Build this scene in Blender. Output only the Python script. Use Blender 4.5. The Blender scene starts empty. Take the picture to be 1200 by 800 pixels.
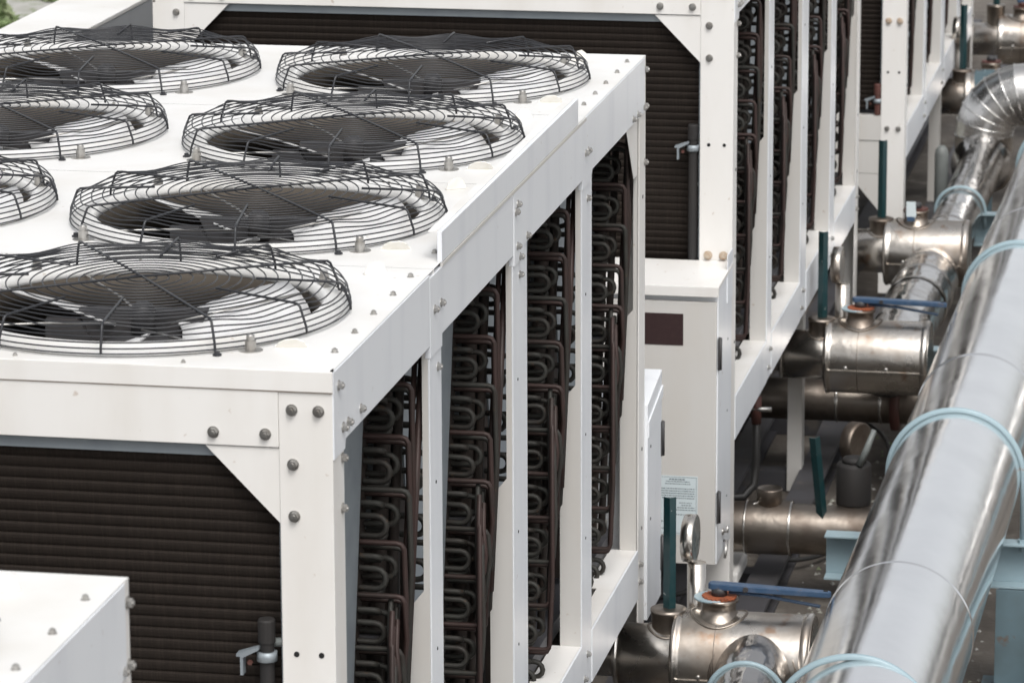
import bpy, math, random
from mathutils import Vector, Matrix
R = math.radians
PI = math.pi
rnd = random.Random(7)
scene = bpy.context.scene
COL = scene.collection

# ------------------------------------------------------------ camera
cam_d = bpy.data.cameras.new('camera'); cam = bpy.data.objects.new('camera', cam_d); COL.objects.link(cam)
scene.camera = cam
cam_d.sensor_width = 36; cam_d.lens = 36 * 4770 / 1200
cam_d.clip_start = .1; cam_d.clip_end = 1000
CP = Vector((1.8887, -7.8266, 1.9592))
p_, a_, r_ = .2316, -.1912, -.0041
fw = Vector((math.sin(a_) * math.cos(p_), math.cos(a_) * math.cos(p_), -math.sin(p_)))
rt = Vector((math.cos(a_), -math.sin(a_), 0)); up = rt.cross(fw)
r1 = math.cos(r_) * rt + math.sin(r_) * up; u1 = -math.sin(r_) * rt + math.cos(r_) * up
M = Matrix((( r1.x, u1.x, -fw.x), (r1.y, u1.y, -fw.y), (r1.z, u1.z, -fw.z))).to_4x4()
M.translation = CP
cam.matrix_world = M
cam_d.dof.use_dof = True; cam_d.dof.focus_distance = 10.3; cam_d.dof.aperture_fstop = 11

# ------------------------------------------------------------ sky and sun (overcast)
SUN_EL, SUN_AZ = R(55), R(158)      # azimuth clockwise from +Y
world = bpy.data.worlds.new('World'); scene.world = world; world.use_nodes = True
nt = world.node_tree; nt.nodes.clear()
out = nt.nodes.new('ShaderNodeOutputWorld'); bg = nt.nodes.new('ShaderNodeBackground')
sky = nt.nodes.new('ShaderNodeTexSky'); sky.sky_type = 'NISHITA'; sky.sun_disc = False
sky.sun_elevation = SUN_EL; sky.sun_rotation = SUN_AZ; sky.air_density = 1.0; sky.dust_density = 4.0; sky.ozone_density = 1.0
hs = nt.nodes.new('ShaderNodeHueSaturation'); hs.inputs['Saturation'].default_value = .16
nt.links.new(sky.outputs[0], hs.inputs['Color']); nt.links.new(hs.outputs[0], bg.inputs[0]); nt.links.new(bg.outputs[0], out.inputs[0])
bg.inputs[1].default_value = .15
sd = bpy.data.lights.new('sun', 'SUN'); so = bpy.data.objects.new('sun', sd); COL.objects.link(so)
sd.energy = 1.15; sd.angle = R(25); sd.color = (1, .975, .94)
sdir = Vector((math.sin(SUN_AZ) * math.cos(SUN_EL), math.cos(SUN_AZ) * math.cos(SUN_EL), math.sin(SUN_EL)))
so.rotation_euler = sdir.to_track_quat('Z', 'Y').to_euler()
scene.view_settings.view_transform = 'Standard'; scene.view_settings.look = 'None'
scene.view_settings.exposure = .36; scene.view_settings.gamma = 1

# ------------------------------------------------------------ materials
def new_mat(name):
    m = bpy.data.materials.new(name); m.use_nodes = True
    n = m.node_tree; b = n.nodes['Principled BSDF']
    return m, n, b

def mat(name, col, rough=.5, metal=0., dirt=None, damt=.0, dscale=3., dstretch=(1, 1, 1), bump=0., bscale=60., bstretch=(1, 1, 1),
        spot=None, samt=0., sscale=30., rvar=0., spec=.5, lo=.45, hi=.75, slo=.66, shi=.72, coat=0.):
    m, n, b = new_mat(name)
    N = n.nodes; L = n.links
    geo = N.new('ShaderNodeNewGeometry')
    def mapped(s):
        mp = N.new('ShaderNodeMapping'); mp.inputs['Scale'].default_value = s
        L.new(geo.outputs['Position'], mp.inputs[0]); return mp.outputs[0]
    def noise(scale, stretch, det=5):
        t = N.new('ShaderNodeTexNoise'); t.inputs['Scale'].default_value = scale; t.inputs['Detail'].default_value = det
        L.new(mapped(stretch), t.inputs['Vector']); return t.outputs[0]
    def ramp(src, a, c):
        r = N.new('ShaderNodeMapRange'); r.inputs[1].default_value = a; r.inputs[2].default_value = c; L.new(src, r.inputs[0]); return r.outputs[0]
    cur = None
    rgb = N.new('ShaderNodeRGB'); rgb.outputs[0].default_value = (*col, 1); cur = rgb.outputs[0]
    def mix(fac, a, colr, amt):
        mu = N.new('ShaderNodeMath'); mu.operation = 'MULTIPLY'; mu.inputs[1].default_value = amt; L.new(fac, mu.inputs[0])
        x = N.new('ShaderNodeMix'); x.data_type = 'RGBA'; L.new(mu.outputs[0], x.inputs['Factor']); L.new(a, x.inputs['A']); x.inputs['B'].default_value = (*colr, 1)
        return x.outputs['Result']
    if dirt: 
        f = ramp(noise(dscale, dstretch), lo, hi); cur = mix(f, cur, dirt, damt)
        if rvar:
            rr = N.new('ShaderNodeMath'); rr.operation = 'MULTIPLY_ADD'; rr.inputs[1].default_value = rvar; rr.inputs[2].default_value = rough; L.new(f, rr.inputs[0]); L.new(rr.outputs[0], b.inputs['Roughness'])
    if spot: cur = mix(ramp(noise(sscale, (1, 1, 1)), slo, shi), cur, spot, samt)
    L.new(cur, b.inputs['Base Color'])
    if not (dirt and rvar): b.inputs['Roughness'].default_value = rough
    b.inputs['Metallic'].default_value = metal
    b.inputs['Specular IOR Level'].default_value = spec
    b.inputs['Coat Weight'].default_value = coat
    if bump:
        bp = N.new('ShaderNodeBump'); bp.inputs['Strength'].default_value = 1; bp.inputs['Distance'].default_value = bump
        L.new(noise(bscale, bstretch, 3), bp.inputs['Height']); L.new(bp.outputs[0], b.inputs['Normal'])
    return m

WHITE = mat('white_paint', (.75, .735, .71), .42, dirt=(.52, .47, .40), damt=.30, dscale=2.2, dstretch=(2.5, 2.5, .8), spot=(.33, .22, .13), samt=.45, sscale=38, slo=.68, shi=.75, bump=.0012, bscale=5)
WHITE_TOP = mat('white_paint_top', (.74, .735, .72), .45, dirt=(.54, .50, .43), damt=.38, dscale=3.5, spot=(.36, .27, .18), samt=.5, sscale=34, slo=.69, shi=.76, bump=.0006, bscale=6)
WHITE_SIDE = mat('weathered_sky_tinted_white', (.755, .775, .80), .32, dirt=(.55, .57, .62), damt=.35, dscale=2.4, dstretch=(3, 3, .55), spot=(.40, .34, .30), samt=.5, sscale=30, slo=.70, shi=.75, bump=.0008, bscale=7, lo=.5, hi=.7)  # side faces: blue of the skylight put into the base, plus streaky wear
BEIGE = mat('aged_cream_paint', (.56, .545, .52), .5, dirt=(.50, .45, .38), damt=.30, dscale=4, dstretch=(2, 2, .6), spot=(.30, .2, .12), samt=.4, sscale=36, slo=.70, shi=.75)
GALV = mat('galvanised_steel', (.30, .335, .36), .48, .35, dirt=(.22, .25, .28), damt=.6, dscale=14, bump=.0003, bscale=40)
INNER = mat('shadow_brown_inner_wall', (.13, .11, .088), .6, dirt=(.06, .048, .038), damt=.6, dscale=5)  # dark brown stands in for the shadow inside the fan opening
COIL = mat('dark_coil_fins', (.019, .0145, .012), .75, dirt=(.032, .025, .020), damt=.85, dscale=26, dstretch=(12, 1, .5), spec=.15, bump=.0008, bscale=60, bstretch=(9, 1, .25))
FINEND = mat('coil_end_plate', (.035, .029, .026), .7, dirt=(.06, .04, .03), damt=.5, dscale=9, spec=.2)
TUBE = mat('oxidised_copper_green', (.036, .035, .031), .55, .2, dirt=(.026, .019, .016), damt=.8, dscale=18, spot=(.08, .05, .03), samt=.5, sscale=60, slo=.62, shi=.7, spec=.3)
TUBE2 = mat('oxidised_copper_brown', (.042, .025, .022), .5, .2, dirt=(.026, .022, .019), damt=.8, dscale=12, spec=.35)
BLACKWIRE = mat('black_coated_wire', (.022, .023, .027), .38, dirt=(.045, .045, .048), damt=.6, dscale=30, spec=.5)
DARKPLASTIC = mat('dark_grey_plastic', (.035, .034, .036), .5, dirt=(.07, .06, .055), damt=.5, dscale=12)
BLADE = mat('pale_fan_blade', (.70, .70, .70), .4, dirt=(.5, .47, .43), damt=.4, dscale=7)
STEELBOLT = mat('steel_bolt', (.48, .47, .45), .35, .9, dirt=(.25, .22, .19), damt=.6, dscale=40)
RUSTBOLT = mat('rusty_bolt', (.55, .47, .38), .5, .4, dirt=(.42, .22, .10), damt=.8, dscale=60)
HOLE = mat('dark_hole', (.01, .01, .01), .9)
CLEAR = mat('clear_plastic_clip', (.80, .78, .73), .25, dirt=(.6, .55, .46), damt=.4, dscale=30)
STAIN = mat('stained_stainless', (.60, .565, .52), .26, 1., dirt=(.27, .205, .155), damt=.75, dscale=5.5, rvar=.22, spot=(.33, .17, .08), samt=.6, sscale=14, slo=.60, shi=.72, bump=.0035, bscale=8, lo=.45, hi=.68)
STAIN_DARK = mat('dirty_stainless', (.30, .265, .23), .36, 1., dirt=(.13, .10, .08), damt=.8, dscale=7, rvar=.2, bump=.004, bscale=10, lo=.4, hi=.65)
CLAD = mat('bright_pipe_cladding', (.95, .95, .95), .14, 1., dirt=(.88, .88, .89), damt=.5, dscale=3, rvar=.10, bump=.0032, bscale=4.6, bstretch=(1, .55, 1))
CLAD2 = mat('small_pipe_cladding', (.60, .585, .57), .14, 1., dirt=(.40, .36, .33), damt=.6, dscale=6, rvar=.15, bump=.012, bscale=9, bstretch=(1, .5, 1))
ELBOWM = mat('satin_pipe_cladding', (.80, .79, .775), .27, 1., dirt=(.60, .57, .53), damt=.6, dscale=8, rvar=.12, bump=.003, bscale=8)
PALEGALV = mat('pale_galvanised_sheet', (.52, .54, .56), .42, .3, dirt=(.42, .44, .47), damt=.6, dscale=9)
BAND = mat('clad_seam', (.60, .58, .55), .25, 1., dirt=(.3, .26, .22), damt=.5, dscale=20)
PALEBLUE = mat('pale_blue_paint', (.29, .385, .425), .4, dirt=(.24, .33, .37), damt=.5, dscale=9, spot=(.3, .2, .13), samt=.5, sscale=30, slo=.68, shi=.73)
STEELBLUE = mat('grey_blue_steel_paint', (.135, .20, .23), .5, dirt=(.09, .12, .13), damt=.6, dscale=7, spot=(.16, .09, .05), samt=.7, sscale=16, slo=.62, shi=.7)
GREEN = mat('dark_green_paint', (.008, .036, .040), .3, dirt=(.03, .05, .05), damt=.5, dscale=30, spot=(.4, .4, .38), samt=.6, sscale=70, slo=.7, shi=.74)
BLUE = mat('blue_lever_paint', (.036, .075, .14), .38, dirt=(.10, .13, .19), damt=.6, dscale=30, spot=(.10, .06, .04), samt=.7, sscale=60, slo=.66, shi=.7)
ORANGE = mat('orange_rust', (.30, .080, .030), .8, dirt=(.10, .04, .025), damt=.8, dscale=60)
REDP = mat('dull_red_oxide', (.09, .032, .025), .6, dirt=(.07, .04, .03), damt=.8, dscale=20)
WINDOW = mat('dark_maroon_window', (.035, .018, .018), .35, dirt=(.05, .028, .026), damt=.5, dscale=60)
PAPER = mat('pale_blue_label', (.58, .65, .67), .5)
INK = mat('grey_ink', (.12, .15, .17), .6)
BEAM = mat('dark_grey_beam', (.055, .054, .060), .6, dirt=(.03, .027, .025), damt=.7, dscale=5, spot=(.12, .1, .08), samt=.5, sscale=9, slo=.6, shi=.7)
DRUM = mat('dark_insulation', (.016, .015, .015), .7, dirt=(.035, .028, .023), damt=.5, dscale=12, dstretch=(1, 1, .3))
GREYPIPE = mat('grey_green_pipe', (.17, .185, .18), .5, dirt=(.10, .10, .09), damt=.5, dscale=8)
GLASSDIAL = mat('gauge_face', (.25, .24, .22), .2, dirt=(.12, .10, .08), damt=.5, dscale=25)
GROUND = mat('stained_concrete', (.12, .105, .09), .85, dirt=(.055, .046, .038), damt=.85, dscale=2.3, spot=(.25, .23, .20), samt=.5, sscale=7, slo=.55, shi=.7, bump=.006, bscale=40, lo=.38, hi=.62)
RUSTLINE = mat('rusty_sealant_line', (.30, .20, .13), .8, dirt=(.6, .55, .5), damt=.7, dscale=14)
REFLGROUND = mat('pale_reflector_ground', (.42, .41, .39), .85, dirt=(.3, .29, .27), damt=.6, dscale=2)  # for the unseen far ground that lightens the pipe's reflections
GRAVEL = mat('grey_gravel', (.40, .39, .37), .9, dirt=(.20, .21, .15), damt=.9, dscale=3.5, spot=(.14, .19, .07), samt=.8, sscale=5, slo=.55, shi=.62)
LEAF = mat('leaf_green', (.16, .22, .09), .6, dirt=(.26, .28, .17), damt=.7, dscale=6)
STEM = mat('plant_stem', (.10, .08, .04), .8)
BLACKRUB = mat('black_hose_rubber', (.02, .019, .018), .5)

# ------------------------------------------------------------ mesh builder
class MB:
    def __init__(s): s.v = []; s.f = []; s.sm = []
    def add(s, vs, fs, smooth=False):
        o = len(s.v); s.v += [tuple(q) for q in vs]
        for f in fs: s.f.append([i + o for i in f]); s.sm.append(smooth)
        return s
    def box(s, x0, x1, y0, y1, z0, z1):
        x0, x1 = sorted((x0, x1)); y0, y1 = sorted((y0, y1)); z0, z1 = sorted((z0, z1))
        v = [(x, y, z) for z in (z0, z1) for y in (y0, y1) for x in (x0, x1)]
        return s.add(v, [(0, 2, 3, 1), (4, 5, 7, 6), (0, 1, 5, 4), (2, 6, 7, 3), (0, 4, 6, 2), (1, 3, 7, 5)])
    def prism(s, pts, axis, a, b):
        # pts: 2D polygon in the plane normal to axis
        def P(q, t):
            return {'x': (t, q[0], q[1]), 'y': (q[0], t, q[1]), 'z': (q[0], q[1], t)}[axis]
        n = len(pts)
        area = sum(pts[i][0] * pts[(i + 1) % n][1] - pts[(i + 1) % n][0] * pts[i][1] for i in range(n))
        if area < 0: pts = pts[::-1]
        lo, hi = (a, b) if a < b else (b, a)
        v = [P(q, lo) for q in pts] + [P(q, hi) for q in pts]
        fs = [list(range(n))[::-1], [i + n for i in range(n)]] + [(i, (i + 1) % n, (i + 1) % n + n, i + n) for i in range(n)]
        if axis == 'y': fs = [list(f)[::-1] for f in fs]
        return s.add(v, fs)
    def tube(s, path, r, n=8, closed=False, caps=True):
        pts = [Vector(q) for q in path]; m = len(pts)
        rr = r if isinstance(r, (list, tuple)) else [r] * m
        T = []
        for i in range(m):
            if closed: t = pts[(i + 1) % m] - pts[i - 1]
            else: t = pts[min(i + 1, m - 1)] - pts[max(i - 1, 0)]
            T.append(t.normalized())
        ref = Vector((0, 0, 1)) if abs(T[0].z) < .9 else Vector((1, 0, 0))
        nrm = (ref - T[0] * ref.dot(T[0])).normalized()
        vs = []
        for i in range(m):
            nrm = (nrm - T[i] * nrm.dot(T[i]))
            if nrm.length < 1e-6: nrm = T[i].orthogonal()
            nrm.normalize(); bn = T[i].cross(nrm)
            for k in range(n):
                a = 2 * PI * k / n
                vs.append(pts[i] + rr[i] * (math.cos(a) * nrm + math.sin(a) * bn))
        fs = []
        for i in range(m if closed else m - 1):
            j = (i + 1) % m
            for k in range(n): fs.append((i * n + k, i * n + (k + 1) % n, j * n + (k + 1) % n, j * n + k))
        s.add(vs, fs, True)
        if caps and not closed:
            o = len(s.v) - m * n
            s.f.append([o + k for k in range(n)][::-1]); s.sm.append(False)
            s.f.append([o + (m - 1) * n + k for k in range(n)]); s.sm.append(False)
        return s
    def lathe(s, prof, c=(0, 0, 0), axis='z', n=32, smooth=True, tilt=None):
        c = Vector(c); vs = []
        for (r, h) in prof:
            for k in range(n):
                a = 2 * PI * k / n; x, y = r * math.cos(a), r * math.sin(a)
                q = {'z': Vector((x, y, h)), 'x': Vector((h, x, y)), 'y': Vector((y, h, x))}[axis]
                if tilt: q = tilt @ q
                vs.append(c + q)
        fs = []
        for i in range(len(prof) - 1):
            for k in range(n): fs.append((i * n + k, i * n + (k + 1) % n, (i + 1) * n + (k + 1) % n, (i + 1) * n + k))
        s.add(vs, fs, smooth)
        o = len(s.v) - len(prof) * n
        if prof[0][0] > 1e-4 and prof[0][0] < 1e3 and s._cap: 
            s.f.append([o + k for k in range(n)][::-1]); s.sm.append(False)
            s.f.append([o + (len(prof) - 1) * n + k for k in range(n)]); s.sm.append(False)
        return s
    _cap = True
    def mesh(s, name, m):
        me = bpy.data.meshes.new(name); me.from_pydata(s.v, [], s.f)
        me.polygons.foreach_set('use_smooth', s.sm); me.materials.append(m); me.update()
        return me
    def build(s, name, m, parent=None, bevel=0, loc=None, rot=None, **kw):
        o = bpy.data.objects.new(name, s.mesh(name, m)); COL.objects.link(o)
        if parent: o.parent = parent
        if loc: o.location = loc
        if rot: o.rotation_euler = rot
        if bevel:
            b = o.modifiers.new('bevel', 'BEVEL'); b.width = bevel; b.segments = 2; b.limit_method = 'ANGLE'; b.angle_limit = R(50)
            b.harden_normals = False
        for k, v in kw.items(): o[k] = v
        return o
class OpenMB(MB): _cap = False

def inst(me_obj, parent, loc, rot=None, name=None, scale=None):
    o = me_obj.copy(); COL.objects.link(o); o.parent = parent; o.location = loc
    if rot: o.rotation_euler = rot
    if scale: o.scale = scale
    return o
def empty(name, loc, label=None, category=None, group=None, rz=0):
    o = bpy.data.objects.new(name, None); COL.objects.link(o); o.location = loc; o.rotation_euler = (0, 0, rz); o.empty_display_size = .1
    tag(o, label, category, group); return o
def tag(o, label=None, category=None, group=None, kind=None):
    if label: o['label'] = label
    if category: o['category'] = category
    if group: o['group'] = group
    if kind: o['kind'] = kind
    return o
def copy_tree(o, parent=None, skip=()):
    c = o.copy(); COL.objects.link(c); c.parent = parent
    for ch in list(o.children):
        if ch in skip: continue
        copy_tree(ch, c, skip)
    return c

_cache = {}
def proto(key, fn, m, name):
    """shared mesh: first call builds it, the others reuse the data"""
    if key not in _cache: _cache[key] = fn().mesh(name, m)
    return _cache[key]
def place(name, me, parent, loc=(0, 0, 0), rot=None, scale=None, **kw):
    o = bpy.data.objects.new(name, me); COL.objects.link(o); o.parent = parent; o.location = loc
    if rot: o.rotation_euler = rot
    if scale: o.scale = scale
    for k, v in kw.items(): o[k] = v
    return o

# hex bolt along +Z with washer
def bolt_mb(r=.0085, h=.010):
    b = MB(); b.lathe([(r * 1.35, 0), (r * 1.35, .0016)], n=14, smooth=False)
    b.lathe([(r, .0016), (r, h)], n=6, smooth=False); b.lathe([(r * .52, h), (r * .52, h + .003)], n=8, smooth=False); return b
def bolt(parent, loc, d='z', big=1., m=STEELBOLT):
    me = proto(('bolt', m.name), bolt_mb, m, 'bolt')
    rot = {'z': (0, 0, rnd.random()), 'x': (0, R(90), 0), '-y': (R(90), 0, 0), '-x': (0, R(-90), 0), 'y': (R(-90), 0, 0)}[d]
    rot = Matrix.Rotation(0, 3, 'X').to_euler() if False else rot
    return place('bolt', me, parent, loc, rot, (big, big, big))
def hole(parent, loc, d, r=.006):
    me = proto('hole', lambda: MB().lathe([(.006, -.002), (.006, .0012)], n=12, smooth=False), HOLE, 'bolt_hole')
    rot = {'x': (0, R(90), 0), '-y': (R(90), 0, 0), 'z': None}[d]
    return place('bolt_hole', me, parent, loc, rot, (r / .006, r / .006, 1))

# ------------------------------------------------------------ condenser unit
W = 2.02; LEN = 4.05; YK = [0, 1.0, 2.0, 3.0, 4.05]
FX = (-.535, -1.512); FY = [.481 + 1.01 * k for k in range(4)]
ZB, ZR, ZRB = -.166, -1.50, -1.655
OPEN_R = .392
XE = -.135       # plane of the coil ends

def fan_guard_mb():
    g = MB(); NS = 12; off = R(-55)
    def zt(r, a):
        k = max(0, min(1, (r - .35) / .08)); k = k * k * (3 - 2 * k)
        return .066 + .005 * max(0, 1 - r / .4) - .010 * k * (.5 - .5 * math.cos(NS * (a - off)))
    n = 96
    r = .032
    rr = random.Random(3)
    while r < .436:
        g.tube([(r * math.cos(a), r * math.sin(a), zt(r, a)) for a in [2 * PI * i / n for i in range(n)]], .0017, 5, True); r += .0262
    for rs, z in ((.441, .056), (.445, .044), (.448, .032), (.451, .020), (.452, .009)):
        g.tube([(rs * math.cos(a), rs * math.sin(a), z - (.006 * (.5 - .5 * math.cos(NS * (a - off))) if z > .05 else 0)) for a in [2 * PI * i / n for i in range(n)]], .0018, 5, True)
    for k in range(NS):
        a = off + 2 * PI * k / NS; c, s = math.cos(a), math.sin(a); long = k % 3 == 0
        r0 = .0 if long else (.21 if k % 2 else .25)
        pts = [(r0, .0745)] + [(.20, .0730)] * long + [(.415, .0705), (.431, .0690), (.438, .0640), (.442, .054), (.4545, .022), (.4555, .009)]
        if long: pts = pts[:-1] + [(.4555, .012), (.457, .003), (.468, .003)]
        g.tube([(q * c, q * s, z) for q, z in pts], .0029, 6)
        if long:
            g.lathe([(.010, 0), (.010, .003), (.006, .004), (.006, .009)], (.468 * c, .468 * s, 0), n=8, smooth=False)
    return g
def fan_shroud_mb():
    b = OpenMB()
    b.lathe([(.436, .0025), (.425, .007), (.412, .016), (.404, .023), (.396, .0235), (.391, .019), (.389, .008), (.389, -.0015), (.392, -.0015), (.43, -.0012)], n=72)
    return b
def fan_blade_mb():
    b = MB(); nr, ns = 7, 10
    for side in (0, 1):
        vs = []
        for i in range(nr):
            t = i / (nr - 1); r = .085 + t * .285; span = R(88 - 18 * t); ch = r * span
            for j in range(ns):
                u = j / (ns - 1) - .5
                tr = 1 if 0 < j < ns - 1 else (.985 if i == nr - 1 else 1)
                a = u * span; z = u * ch * math.sin(R(27 - 6 * t)) + .02 * (.25 - u * u) + (-.004 if side else 0)
                vs.append((r * tr * math.cos(a), r * tr * math.sin(a), z))
        fs = [(i * ns + j, (i + 1) * ns + j, (i + 1) * ns + j + 1, i * ns + j + 1) for i in range(nr - 1) for j in range(ns - 1)]
        if side: fs = [f[::-1] for f in fs]
        b.add(vs, fs, True)
    N = nr * ns
    rim = [j for j in range(ns)] + [i * ns + ns - 1 for i in range(1, nr)] + [(nr - 1) * ns + j for j in range(ns - 2, -1, -1)] + [i * ns for i in range(nr - 2, 0, -1)]
    for q in range(len(rim)):
        a, c = rim[q], rim[(q + 1) % len(rim)]; b.f.append([a, c, c + N, a + N]); b.sm.append(False)
    return b

def build_unit():
    U = empty('condenser_unit', (0, 0, 0))
    # --- top panels with round openings
    for k in range(4):
        y0, y1 = YK[k] + .0015 * (k > 0), YK[k + 1] - .0015 * (k < 3)
        b = MB()
        for ci, fx in enumerate(FX):
            xa, xb = (-W / 2, 0) if ci == 0 else (-W, -W / 2)
            fy = FY[k]; angs = sorted([2 * PI * i / 72 for i in range(72)] + [math.atan2(yy - fy, xx - fx) % (2 * PI) for xx in (xa, xb) for yy in (y0, y1)])
            inn, ou = [], []
            for a in angs:
                c, s = math.cos(a), math.sin(a); t = 1e9
                if c > 1e-9: t = min(t, (xb - fx) / c)
                if c < -1e-9: t = min(t, (xa - fx) / c)
                if s > 1e-9: t = min(t, (y1 - fy) / s)
                if s < -1e-9: t = min(t, (y0 - fy) / s)
                inn.append((fx + OPEN_R * c, fy + OPEN_R * s, 0)); ou.append((fx + t * c, fy + t * s, 0))
            n = len(angs)
            b.add(inn + ou, [(i, i + n, (i + 1) % n + n, (i + 1) % n) for i in range(n)])
        b.box(-W, -.0, y0, y0 + .002, -.035, -.0005); b.box(-W, -.0, y1 - .002, y1, -.035, -.0005)
        P = b.build('top_panel', WHITE_TOP, U)
        if k == 0:
            MB().box(-W - .002, .0022, -.006, -.0005, -.043, .0005).build('front_lip', WHITE, P, .0012)
            MB().box(-W, .0012, -.0022, -.0002, -.0455, -.0432).build('rust_line', RUSTLINE, P)
            MB().prism([(-.0035, .002), (.0032, .002), (-.0015, .022)], 'z', -.0, .0028).build('corner_gap', HOLE, P)
        # bolts along the edges
        for (dx, dy) in [(-.034, .17), (-.033, .35), (-.033, .53), (-.032, .72), (-.034, .91)]:
            bolt(P, (dx, y0 + dy, .0), 'z', .72); bolt(P, (-W - dx, y0 + dy, .0), 'z', .72)
        for dx in (-.32, -.68, -1.0, -1.33, -1.7):
            if k == 0: bolt(P, (dx, .028, 0), 'z', .5)
            bolt(P, (dx, y1 - .03, 0), 'z', .5)
        # studs beside each fan
        stud = proto('stud', lambda: MB().lathe([(.026, 0), (.026, .002), (.012, .0021), (.012, .022), (.009, .0221), (.009, .032), (.006, .035)], n=16, smooth=False), STEELBOLT, 'levelling_stud')
        for fx in FX:
            for sx, sy in ((.325, -.325), (-.345, -.31), (.33, .31), (-.34, .32)):
                place('levelling_stud', stud, P, (fx + sx, FY[k] + sy, .0))
        clip = proto('clip', lambda: MB().prism([(-.035, 0), (.035, 0), (.026, .020), (.01, .029), (-.012, .026), (-.028, .016)], 'y', -.0015, .0015).box(-.035, .035, -.006, .008, 0, .002), CLEAR, 'clear_clip')
        place('clear_clip', clip, P, (-.13, YK[k] + .19, .0005), (R(35), 0, .15)); place('clear_clip', clip, P, (-.12 - .02 * k, YK[k] + .93, .0005), (0, 0, R(40)), (.8, 1, 1))
        # fans
        for ci, fx in enumerate(FX):
            S = place('fan_shroud', proto('shroud', fan_shroud_mb, WHITE_TOP, 'fan_shroud'), U, (fx, FY[k], 0))
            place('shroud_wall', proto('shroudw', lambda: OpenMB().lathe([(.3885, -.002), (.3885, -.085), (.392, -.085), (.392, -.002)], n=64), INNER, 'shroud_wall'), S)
            jit = R([0, 2.5, 0, -1.5][k] + (3 if ci else 0))
            place('fan_guard', proto('guard', fan_guard_mb, BLACKWIRE, 'fan_guard'), S, (0, 0, .001), (0, 0, jit))
            rot = R([10, 2, 14, 6][k] - 5 * ci)
            for q in range(3): place('fan_blade', proto('blade', fan_blade_mb, BLADE, 'fan_blade'), S, (0, 0, -.062), (0, 0, rot + q * 2 * PI / 3))
            place('fan_hub', proto('hub', lambda: MB().lathe([(.085, -.17), (.088, -.16), (.088, -.075), (.08, -.065), (.03, -.055)], n=28).lathe([(.027, -.05), (.027, .0), (.024, .010), (.015, .017), (.004, .019)], n=20), DARKPLASTIC, 'fan_hub'), S)
            place('motor_bracket', proto('brk', lambda: MB().prism([(-.10, -.13), (.085, -.13), (.135, -.012), (-.15, -.012)], 'y', .05, .085).prism([(-.22, -.10), (-.10, -.10), (-.15, -.03), (-.22, -.03)], 'y', .03, .06), DARKPLASTIC, 'motor_bracket'), S, (0, 0, 0), (0, 0, R(8)))
            def rods():
                m = MB()
                for a0 in (R(-150), R(-60), R(30), R(120)):
                    m.tube([(.06 * math.cos(a0 - .3), .06 * math.sin(a0 - .3), -.03), (.2 * math.cos(a0), .2 * math.sin(a0), -.012), (.388 * math.cos(a0 + .1), .388 * math.sin(a0 + .1), .004)], .0028, 5)
                return m
            place('motor_bracket_rod', proto('rods', rods, STEELBOLT, 'motor_bracket_rod'), S)
    # raised edge strip on the middle modules
    E1 = MB().box(-.0075, .0035, 1.075, 2.87, .0, .071).build('edge_strip', WHITE_SIDE, U, .001)
    MB().box(-.030, -.0078, 1.077, 2.868, .069, .0712).build('strip_flange', WHITE_TOP, E1)
    MB().box(-.0005, .0052, 1.075, 2.99, -.010, -.0015).build('strip_gasket', BEIGE, E1)

    # --- frame: corner posts (L sections)
    th = .004
    def Lpost(x_sign, ys, wx, wy, z0, z1, name='corner_post'):
        b = MB()
        if x_sign > 0:   # outer corner at x=0
            xa, xb = -wx, 0
            xs = (-th, 0)
        else:
            xa, xb = -W, -W + wx; xs = (-W, -W + th)
        if ys == 0:
            b.prism([(xa, 0), (xb, 0), (xb, wy), (xb - th, wy), (xb - th, th), (xa, th)] if x_sign > 0 else
                    [(xa, 0), (xb, 0), (xb, th), (xa + th, th), (xa + th, wy), (xa, wy)], 'z', z0, z1)
        else:
            b.prism([(xa, LEN), (xb, LEN), (xb, LEN - wy), (xb - th, LEN - wy), (xb - th, LEN - th), (xa, LEN - th)] if x_sign > 0 else
                    [(xa, LEN), (xb, LEN), (xb, LEN - th), (xa + th, LEN - th), (xa + th, LEN - wy), (xa, LEN - wy)], 'z', z0, z1)
        return b.build(name, WHITE, U, .0012)
    cp = Lpost(1, 0, .113, .098, -2.3, -.043)
    cpl = Lpost(-1, 0, .113, .098, -2.3, -.043)
    for (x, z) in ((-.085, -.083), (-.029, -.084), (-.084, -.198), (-.083, -.308)):
        bolt(cp, (x, 0, z), '-y', 1.1); bolt(cpl, (-W - x, 0, z), '-y', 1.1)
    for x in (-.083, -.030):
        hole(cp, (x, 0, -.604), '-y'); bolt(cp, (x, 0, -.985), '-y', 1.35, RUSTBOLT); bolt(cp, (x, 0, -1.50), '-y', 1.1); hole(cp, (x, 0, -1.23), '-y')
    for (y, z) in ((.043, -.038), (.078, -.135), (.122, -.135), (.081, -.201), (.075, -.307)):
        bolt(cp, (0.001 if z < -.15 else .0035, y, z), 'x', 1.0)
    for zz in (-.7, -1.0, -1.3): hole(cp, (0, .07, zz), 'x')
    rp = Lpost(1, 1, .06, .115, -2.3, -.002, 'rear_corner_post'); Lpost(-1, 1, .06, .115, -2.3, -.002, 'rear_corner_post')
    for (y, z) in ((4.035, -.04), (4.0, -.150), (4.035, -.150), (4.03, -.32)): bolt(rp, (.0005, y, z), 'x', 1.)
    for z in (-.42, -1.2, -1.45): hole(rp, (0, 4.0, z), 'x')
    for z in (-1.555, -1.61): bolt(rp, (0, 3.965, z), 'x', 1.)
    # front flange plate of the rear post, with its small gusset
    MB().prism([(-.016, ZB), (-.016, -.75), (-.055, -.80), (-.055, ZR), (-.0042, ZR), (-.0042, ZB)], 'y', 3.925, 3.929).build('post_web', BEIGE, U)
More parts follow.
